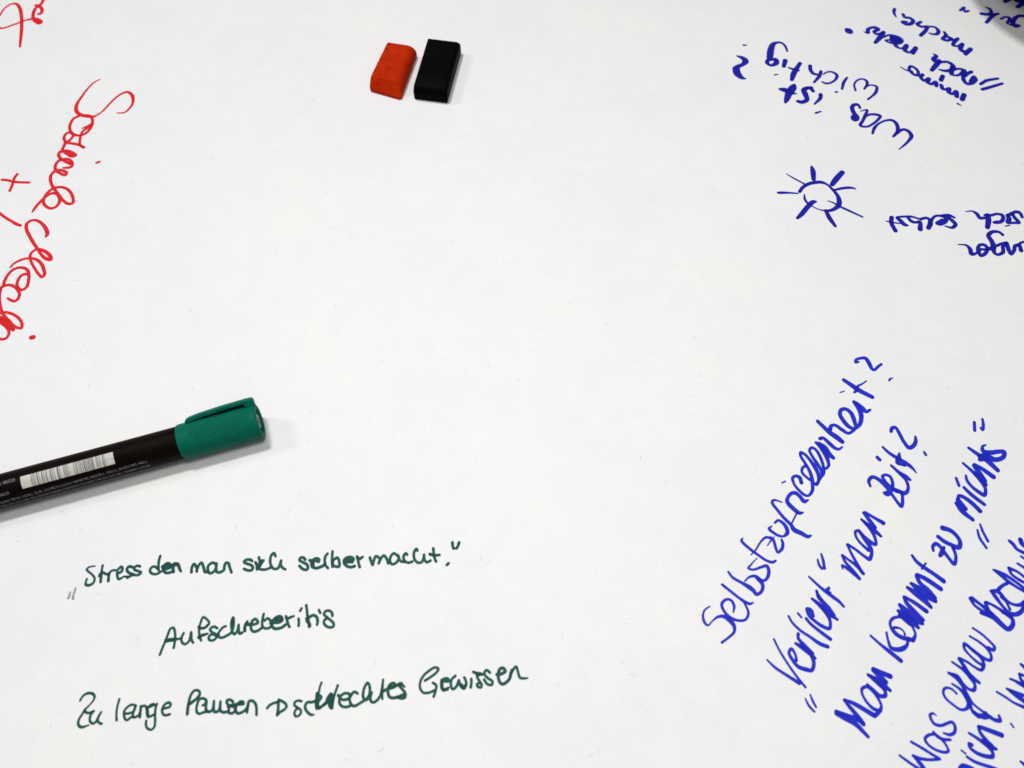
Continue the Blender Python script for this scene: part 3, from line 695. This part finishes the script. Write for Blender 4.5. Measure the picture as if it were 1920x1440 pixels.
  [20088,6871,156,20299,7017,141,20521,7114,142],
  [20078,7666,90,20336,7432,158,20566,7187,157,20867,6944,125,21155,6750,130],
  [20147,7649,106,20515,7456,148,20818,7211,142,21189,6871,146],
  [20750,7728,159,20793,7481,127,21028,7260,142,21258,7114,131],
  [20762,7728,159,21046,7592,127,21319,7334,126],
  [21163,7926,107,21430,7728,133],
  [21396,8226,107,21535,8101,107],
  [21089,8883,152,21211,8731,173,21287,8553,151,21606,8351,161],
  [21568,8935,217,21576,8782,217,21687,8642,189],
  [19125,5906,153,19572,5752,255,19813,5474,228,20042,5267,202,20298,5474,188,20309,5724,153,19997,5948,154],
 ]),
]

GRID = 0.13     # mm
INK_Z = 0.00004

def smooth_stroke(p):
    """Catmull-Rom through the pen positions -> (n,3) x, y, radius in mm."""
    p = np.array(p, float).reshape(-1, 3) / 100.0
    p[:, 2] *= 0.5
    if len(p) == 1: return np.vstack([p, p + [0.01, 0, 0]])
    if len(p) == 2: q = p
    else:
        e = np.vstack([2 * p[0] - p[1], p, 2 * p[-1] - p[-2]])
        out = []
        for i in range(1, len(e) - 2):
            p0, p1, p2, p3 = e[i - 1], e[i], e[i + 1], e[i + 2]
            d = np.linalg.norm((p2 - p1)[:2])
            n = max(2, int(d / 0.6) + 1)
            # centripetal form keeps tight turns from overshooting
            t01 = max(np.linalg.norm((p1 - p0)[:2]), 1e-3) ** 0.5
            t12 = max(d, 1e-3) ** 0.5
            t23 = max(np.linalg.norm((p3 - p2)[:2]), 1e-3) ** 0.5
            m1 = p2 - p1 + t12 * ((p1 - p0) / t01 - (p2 - p0) / (t01 + t12))
            m2 = p2 - p1 + t12 * ((p3 - p2) / t23 - (p3 - p1) / (t12 + t23))
            a = 2 * (p1 - p2) + m1 + m2
            b = -3 * (p1 - p2) - 2 * m1 - m2
            t = (np.arange(n) / n)[:, None]
            out.append(a * t ** 3 + b * t ** 2 + m1 * t + p1)
        out.append(p[-1:])
        q = np.vstack(out)
    q[:, 2] = np.maximum(q[:, 2], 0.12)
    return q

def write_word(label, ink, strokes, parent, z):
    ss = [smooth_stroke(s) for s in strokes]
    allp = np.vstack(ss)
    x0, y0 = allp[:, 0].min() - 2, allp[:, 1].min() - 2
    nx = int((allp[:, 0].max() + 2 - x0) / GRID) + 2
    ny = int((allp[:, 1].max() + 2 - y0) / GRID) + 2
    D = np.full((ny, nx), 9.0)
    CNT = np.zeros((ny, nx)); POOL = np.zeros((ny, nx))
    GX, GY = np.meshgrid(x0 + np.arange(nx) * GRID, y0 + np.arange(ny) * GRID)
    for s in ss:
        d1 = np.full((ny, nx), 9.0)
        for (ax, ay, ar), (bx, by, br) in zip(s[:-1], s[1:]):
            r = max(ar, br) + 0.45
            i0 = max(0, int((min(ax, bx) - r - x0) / GRID)); i1 = min(nx, int((max(ax, bx) + r - x0) / GRID) + 2)
            j0 = max(0, int((min(ay, by) - r - y0) / GRID)); j1 = min(ny, int((max(ay, by) + r - y0) / GRID) + 2)
            gx = x0 + np.arange(i0, i1) * GRID; gy = (y0 + np.arange(j0, j1) * GRID)[:, None]
            dx, dy = bx - ax, by - ay
            L = dx * dx + dy * dy + 1e-9
            t = np.clip(((gx - ax) * dx + (gy - ay) * dy) / L, 0, 1)
            dd = np.hypot(gx - ax - t * dx, gy - ay - t * dy) - (ar + (br - ar) * t)
            v = d1[j0:j1, i0:i1]
            np.minimum(v, dd, out=v)
        D = np.minimum(D, d1)
        CNT += np.clip(-d1 / 0.12 + 0.5, 0, 1)
        for e in (s[0], s[-1]):      # ink pools where the pen is set down and lifted
            POOL = np.maximum(POOL, np.clip(1.3 - np.hypot(GX - e[0], GY - e[1]) / 0.9, 0, 1))
    # slightly uneven, bled edge
    gx = x0 + np.arange(nx) * GRID; gy = (y0 + np.arange(ny) * GRID)[:, None]
    D += 0.030 * (np.sin(gx * 5.1 + 1.7 * np.sin(gy * 3.3)) * np.sin(gy * 4.7 + 1.3 * np.sin(gx * 2.9)))
    # thin rim of the stroke is paler, overlaps darker
    dens = 0.55 * np.clip(CNT - 1, 0, 2) + 0.30 * np.clip(-D / 0.5, 0, 1) + 0.35 * POOL
    # marching squares over the ink boundary -> one flat, non-overlapping sheet
    ins = D < 0
    vid = {}; verts = []; vals = []; faces = []
    def corner(j, i):
        k = (0, j, i)
        if k not in vid:
            vid[k] = len(verts); verts.append((x0 + i * GRID, y0 + j * GRID)); vals.append(dens[j, i])
        return vid[k]
    def cross(j, i, j2, i2):
        if (j2, i2) < (j, i): j, i, j2, i2 = j2, i2, j, i
        k = (1 if j == j2 else 2, j, i)
        if k not in vid:
            a, b = D[j, i], D[j2, i2]
            t = min(0.98, max(0.02, a / (a - b)))
            vid[k] = len(verts)
            verts.append((x0 + (i + (i2 - i) * t) * GRID, y0 + (j + (j2 - j) * t) * GRID))
            vals.append(dens[j, i] * (1 - t) + dens[j2, i2] * t)
        return vid[k]
    c4 = ins[:-1, :-1].astype(int) + ins[1:, :-1] + ins[:-1, 1:] + ins[1:, 1:]
    full = (c4 == 4)
    # merge full cells along rows into strips of at most 3 cells where density is even
    for j, i in zip(*np.nonzero(full)):
        faces.append((corner(j, i), corner(j, i + 1), corner(j + 1, i + 1), corner(j + 1, i)))
    for j, i in zip(*np.nonzero((c4 > 0) & (c4 < 4))):
        ring = [(j, i), (j, i + 1), (j + 1, i + 1), (j + 1, i)]
        f = []
        for k in range(4):
            a, b = ring[k], ring[(k + 1) % 4]
            if ins[a]: f.append(corner(*a))
            if ins[a] != ins[b]: f.append(cross(a[0], a[1], b[0], b[1]))
        if len(f) >= 3: faces.append(tuple(f))
    V = [(x * MM, y * MM, z) for x, y in verts]
    o = mesh_obj('handwriting', V, faces, INK[ink], parent)
    at = o.data.attributes.new('ink', 'FLOAT', 'POINT')
    at.data.foreach_set('value', vals[:len(o.data.vertices)])
    o['label'] = label
    return o
for k, (lab, ink, strokes) in enumerate(WORDS):
    write_word(lab, ink, strokes, paper, INK_Z + k * 1.5e-6)

# little pressed-in fibres scattered over the paper
random.seed(11)
fv, ff = [], []
for k in range(260):
    x, y = random.uniform(-0.34, 0.34), random.uniform(-0.03, 0.46)
    a = random.uniform(0, 6.28); L = random.uniform(0.0012, 0.0040); cv = random.uniform(-0.9, 0.9)
    w = random.uniform(0.00006, 0.00013); n = 6
    base = len(fv)
    px, py, d = x, y, a
    for i in range(n + 1):
        ww = w * math.sin(math.pi * (i + 0.6) / (n + 1.2))
        nx_, ny_ = -math.sin(d), math.cos(d)
        fv += [(px + nx_ * ww, py + ny_ * ww, 0.00002 + k * 1e-8), (px - nx_ * ww, py - ny_ * ww, 0.00002 + k * 1e-8)]
        px += math.cos(d) * L / n; py += math.sin(d) * L / n; d += cv / n * 2
        if i < n: ff.append((base + 2 * i, base + 2 * i + 1, base + 2 * i + 3, base + 2 * i + 2))
fib = mesh_obj('paper_fibres', fv, ff, M_FIBRE, paper)
fib['kind'] = 'stuff'

# ---------------------------------------------------------------- the two blocks
def block(name, label, mat, cx, cy, ang, lx, ly, h, side_r, end_r, small, flare=0.0, skew=0.0, worn=1.5):
    """lx across, ly along; the right side and the near end are worn rounder than the rest."""
    prof = []                       # cross-section, clockwise seen from the near end
    def arc(px, pz, r, a0, a1, n):
        for i in range(n + 1):
            a = R(a0 + (a1 - a0) * i / n)
            prof.append((px + r * math.cos(a), pz + r * math.sin(a)))
    arc(-lx / 2 + small, small, small, 270, 180, 3)
    arc(-lx / 2 + small, h - small, small, 180, 90, 4)
    prof += [(-lx / 2 + small + (lx - small - side_r) * q, h) for q in (0.25, 0.5, 0.75)]
    arc(lx / 2 - side_r, h - side_r, side_r, 90, 8, 10)
    arc(lx / 2 - small, small, small, 0, -90, 3)
    st = []                         # stations: y, how far the top has dropped, how far the sides pulled in
    for i in range(11):
        d = i / 10.0
        st.append((-ly / 2 + end_r * d, end_r * 1.08 * (1 - d) ** worn, small * (1 - min(1, d * 4)) ** 2))
    for q in (0.3, 0.5, 0.7, 0.9):
        st.append((-ly / 2 + end_r + (ly - end_r - small) * q, 0.0, 0.0))
    for i in range(5):
        d = i / 4.0
        st.append((ly / 2 - small * (1 - math.sin(d * math.pi / 2)), small * (1 - math.cos(d * math.pi / 2)), small * 0.6 * (1 - math.cos(d * math.pi / 2))))
    vs, fs = [], []
    for y, drop, pull in st:
        for x, z in prof:
            q = max(0.0, 0.5 - x / lx) * (0.5 - y / ly)      # grows towards the near left corner
            vs.append((x * (1 - 2 * pull / lx) - flare * q, y + skew * q, z * (h - drop) / h))
    n = len(prof)
    for i in range(len(st) - 1):
        for k in range(n):
            fs.append((i * n + k, i * n + (k + 1) % n, (i + 1) * n + (k + 1) % n, (i + 1) * n + k))
    fs.append(tuple(range(n))[::-1]); fs.append(tuple(range((len(st) - 1) * n, len(st) * n)))
    o = mesh_obj(name, vs, fs, mat, None, smooth=True)
    bm = bmesh.new(); bm.from_mesh(o.data)
    bmesh.ops.recalc_face_normals(bm, faces=bm.faces[:])
    for e in bm.edges:
        if len(e.link_faces) == 2 and e.calc_face_angle(0) > R(35): e.smooth = False
    bm.to_mesh(o.data); bm.free()
    o.location = (cx, cy, 0); o.rotation_euler = (0, 0, ang)
    o['label'] = label; o['category'] = 'block'; o['group'] = 'two small blocks lying side by side on the paper'
    return o
block('rectangular_block', 'black rectangular block lying to the right of the orange one', M_BLACK,
      -0.0422, 0.3590, R(-9.6), 0.0192, 0.0398, 0.0080, 0.0024, 0.0028, 0.0007)
block('rectangular_block', 'orange-red rectangular block with worn round edges left of the black one', M_RED,
      -0.0668, 0.3590, R(-11.9), 0.0172, 0.0350, 0.0076, 0.0052, 0.0050, 0.0010, 0.0021, 0.0026, 1.0)

# ---------------------------------------------------------------- green marker
RB = 0.0073          # barrel radius
RC = 0.0079          # cap radius
CAPL = 0.0345
pen = empty('marker_pen', (-0.1117, 0.1409, 0), R(17.1), 'black marker pen with ribbed green cap lying by the left edge', 'marker')
def lathe_x(name, prof, mat, n=72, rad=None, z=RC, parent=pen):
    """prof: (x, r) along the pen axis; rad(x, r, a) may shape the radius."""
    vs, fs = [], []
    for x, r in prof:
        for k in range(n):
            a = 2 * math.pi * k / n
            rr = rad(x, r, a) if rad else r
            vs.append((x, rr * math.cos(a), z + rr * math.sin(a)))
    for i in range(len(prof) - 1):
        for k in range(n):
            k2 = (k + 1) % n
            fs.append((i * n + k, i * n + k2, (i + 1) * n + k2, (i + 1) * n + k))
    return mesh_obj(name, vs, fs, mat, parent, smooth=True)
ZB = RC - 0.0001
lathe_x('barrel', [(-0.143, 0.0001), (-0.143, 0.0058), (-0.1422, 0.0064), (-0.130, 0.0069), (-0.125, RB), (-CAPL + 0.0015, RB)], M_BARREL, z=ZB)
# cap with fine lengthwise ribs on the side turned up
def ribs(x, r, a):
    d = math.degrees(a) - 97         # 90 = straight up, 180 = towards the reader
    if -0.0292 <= x <= -0.0035 and r > 0.007 and -32 < d < 42:
        return r - 0.00022 * (0.5 - 0.5 * math.cos(2 * math.pi * d / 7.4)) ** 2
    return r
xs = [-CAPL + 0.0008] + [-0.0300, -0.0293, -0.0291] + [-0.0291 + i * 0.00256 for i in range(1, 10)] + [-0.0036, -0.0034]
prof = [(-CAPL + 0.0030, RB + 0.0001), (-CAPL, RB + 0.00015), (-CAPL - 0.0001, RC - 0.00025), (-CAPL + 0.0003, RC - 0.0001)] + [(x, RC) for x in xs] + \
       [(-0.0008, RC), (-0.0003, RC - 0.00015), (0.0, RC - 0.0006), (0.0, 0.0059), (-0.0003, 0.0056), (-0.0034, 0.0054), (-0.0035, 0.0001)]
cap = lathe_x('cap', prof, M_CAP, n=720, rad=ribs)
lathe_x('cap_core', [(-0.0036, 0.0036), (-0.0009, 0.0034), (-0.0006, 0.0031), (-0.0006, 0.0020), (-0.0014, 0.0018), (-0.0014, 0.0001)], M_PLUG, n=48, parent=cap)
# pocket clip along the far side of the cap
def clip_mesh():
    bm = bmesh.new()
    ce, se = math.cos(R(43)), math.sin(R(43))
    def P(x, rad, tan): return (x, ce * rad - se * tan, RC + se * rad + ce * tan)
    st = [(0.0000, 0.0070, 0.0107, 0.0016), (-0.0008, 0.0070, 0.0112, 0.0017), (-0.0038, 0.0070, 0.0113, 0.0018),
          (-0.0042, 0.0098, 0.0113, 0.0016), (-0.0140, 0.0095, 0.0111, 0.0015), (-0.0240, 0.0089, 0.0105, 0.0015),
          (-0.0280, 0.0083, 0.0100, 0.0016), (-0.0296, 0.0080, 0.0095, 0.0013), (-0.0303, 0.0076, 0.0086, 0.0009)]
    rows = []
    for x, r0, r1, w in st:
        b = 0.0004
        lip = 0.0072                # the far edge of the clip reaches down behind the slot
        rows.append([bm.verts.new(P(x, *q)) for q in
                     ((lip, -w - 0.0006), (r1 - 0.0008, -w - 0.0004), (r1 - b, -w), (r1, -w + b), (r1, w - b), (r1 - b, w),
                      (r0, w), (r0, -w + 0.0003), (lip, -w + 0.0001))])
    for a, b in zip(rows[:-1], rows[1:]):
        for k in range(9):
            bm.faces.new((a[k], a[(k + 1) % 9], b[(k + 1) % 9], b[k]))
    bm.faces.new(rows[0]); bm.faces.new(rows[-1][::-1])
    bmesh.ops.recalc_face_normals(bm, faces=bm.faces[:])
    return bm
clip = bm_obj('pocket_clip', clip_mesh(), M_CAP, cap)

# printed matter wrapped on the barrel: patches of a slightly larger cylinder
def wrap(verts, faces, x0, x1, a0, a1, dr, n=6):
    b = len(verts)
    for i in range(n + 1):
        a = R(a0 + (a1 - a0) * i / n)
        for x in (x0, x1):
            verts.append((x, (RB + dr) * math.cos(a), ZB + (RB + dr) * math.sin(a)))
    for i in range(n):
        faces.append((b + 2 * i, b + 2 * i + 1, b + 2 * i + 3, b + 2 * i + 2))
v, f = [], []
wrap(v, f, -0.0990, -0.0609, 87.0, 128.5, 0.00006, 10)
panel = mesh_obj('barcode_panel', v, f, M_LABEL, pen, smooth=True)
random.seed(4)
bars = [(322, 7), (338, 5), (352, 7), (380, 12), (400, 4), (428, 10), (446, 4), (470, 9), (512, 9), (528, 5), (548, 4), (583, 13), (600, 5),
        (643, 5), (655, 4), (668, 6), (684, 5), (742, 5), (757, 4), (772, 8), (795, 5), (810, 7), (826, 6), (846, 12), (863, 7), (878, 6),
        (892, 8), (906, 6), (918, 7), (932, 10), (968, 6), (982, 5), (1000, 5), (1033, 8), (1048, 5)]
v, f = [], []
for zx, w in bars:
    xm = -0.0990 + (zx - 217) / (1140 - 217) * 0.0381
    hw = w * 0.5 * 0.0000402
    wrap(v, f, xm - hw, xm + hw, 87.2, 128.3, 0.00011, 8)
mesh_obj('barcode_bars', v, f, M_BAR, panel, smooth=True)['kind'] = 'stuff'
def print_line(x0, x1, deg0, deg1, cap, seed):
    """a line of small print: each letter a few thin strokes, words split by gaps"""
    random.seed(seed)
    v, f = [], []
    x = x0
    left = random.randint(3, 8)
    while x < x1:
        gw = random.uniform(0.42, 0.62) * cap
        dc = deg0 + (deg1 - deg0) * (x - x0) / (x1 - x0)
        hd = math.degrees(cap / RB)
        kind = random.randint(0, 4)
        t = cap * 0.15
        if kind != 3: wrap(v, f, x, x + t, dc - hd / 2, dc + hd / 2, 0.00008, 2)
        if kind in (0, 2): wrap(v, f, x + gw - t, x + gw, dc - hd / 2, dc + hd / 2, 0.00008, 2)
        if kind in (1, 3, 4): wrap(v, f, x, x + gw, dc + hd / 2 - 1.4, dc + hd / 2, 0.00011, 1)
        if kind in (0, 3): wrap(v, f, x, x + gw, dc - 0.7, dc + 0.7, 0.00014, 1)
        if kind in (1, 2, 3): wrap(v, f, x, x + gw, dc - hd / 2, dc - hd / 2 + 1.4, 0.00017, 1)
        x += gw + cap * 0.16
        left -= 1
        if left == 0:
            x += cap * 0.45; left = random.randint(3, 9)
    o = mesh_obj('small_print', v, f, M_PRINT, pen)
    o['kind'] = 'stuff'
print_line(-0.1340, -0.0490, 158.5, 150.5, 0.00115, 1)
print_line(-0.1340, -0.0485, 178.5, 171.0, 0.00115, 2)
print_line(-0.1340, -0.0500, 201.0, 196.0, 0.00100, 3)
print_line(-0.1300, -0.1010, 93.0, 92.0, 0.00125, 5)
print_line(-0.1300, -0.1052, 130.0, 129.0, 0.00125, 6)

# ---------------------------------------------------------------- made-up bowl, out of view, added to cast shade on the top right corner
shade_bowl = empty('added_shade_bowl', (0.3435, 0.4470, 0), R(20), 'dark brown bowl added out of view to shade the top right corner', 'bowl')
def lathe_z(name, prof, mat, parent, n=64):
    vs, fs = [], []
    for r, z in prof:
        for k in range(n):
            a = 2 * math.pi * k / n
            vs.append((r * math.cos(a), r * math.sin(a), z))
    for i in range(len(prof) - 1):
        for k in range(n):
            k2 = (k + 1) % n
            fs.append((i * n + k, i * n + k2, (i + 1) * n + k2, (i + 1) * n + k))
    return mesh_obj(name, vs, fs, mat, parent, smooth=True)
lathe_z('shade_bowl_body', [(0.0001, 0.0005), (0.0240, 0.0005), (0.0250, 0.0015), (0.0245, 0.004), (0.022, 0.007), (0.026, 0.011), (0.045, 0.018), (0.064, 0.026),
                      (0.0785, 0.0355), (0.0800, 0.0375), (0.0790, 0.0385), (0.0770, 0.0375), (0.062, 0.029), (0.043, 0.022), (0.020, 0.016), (0.0001, 0.015)], M_SHADE_BOWL, shade_bowl)
lathe_z('shade_bowl_fill', [(0.0001, 0.025), (0.0505, 0.025)], M_BOWL_FILL, shade_bowl)
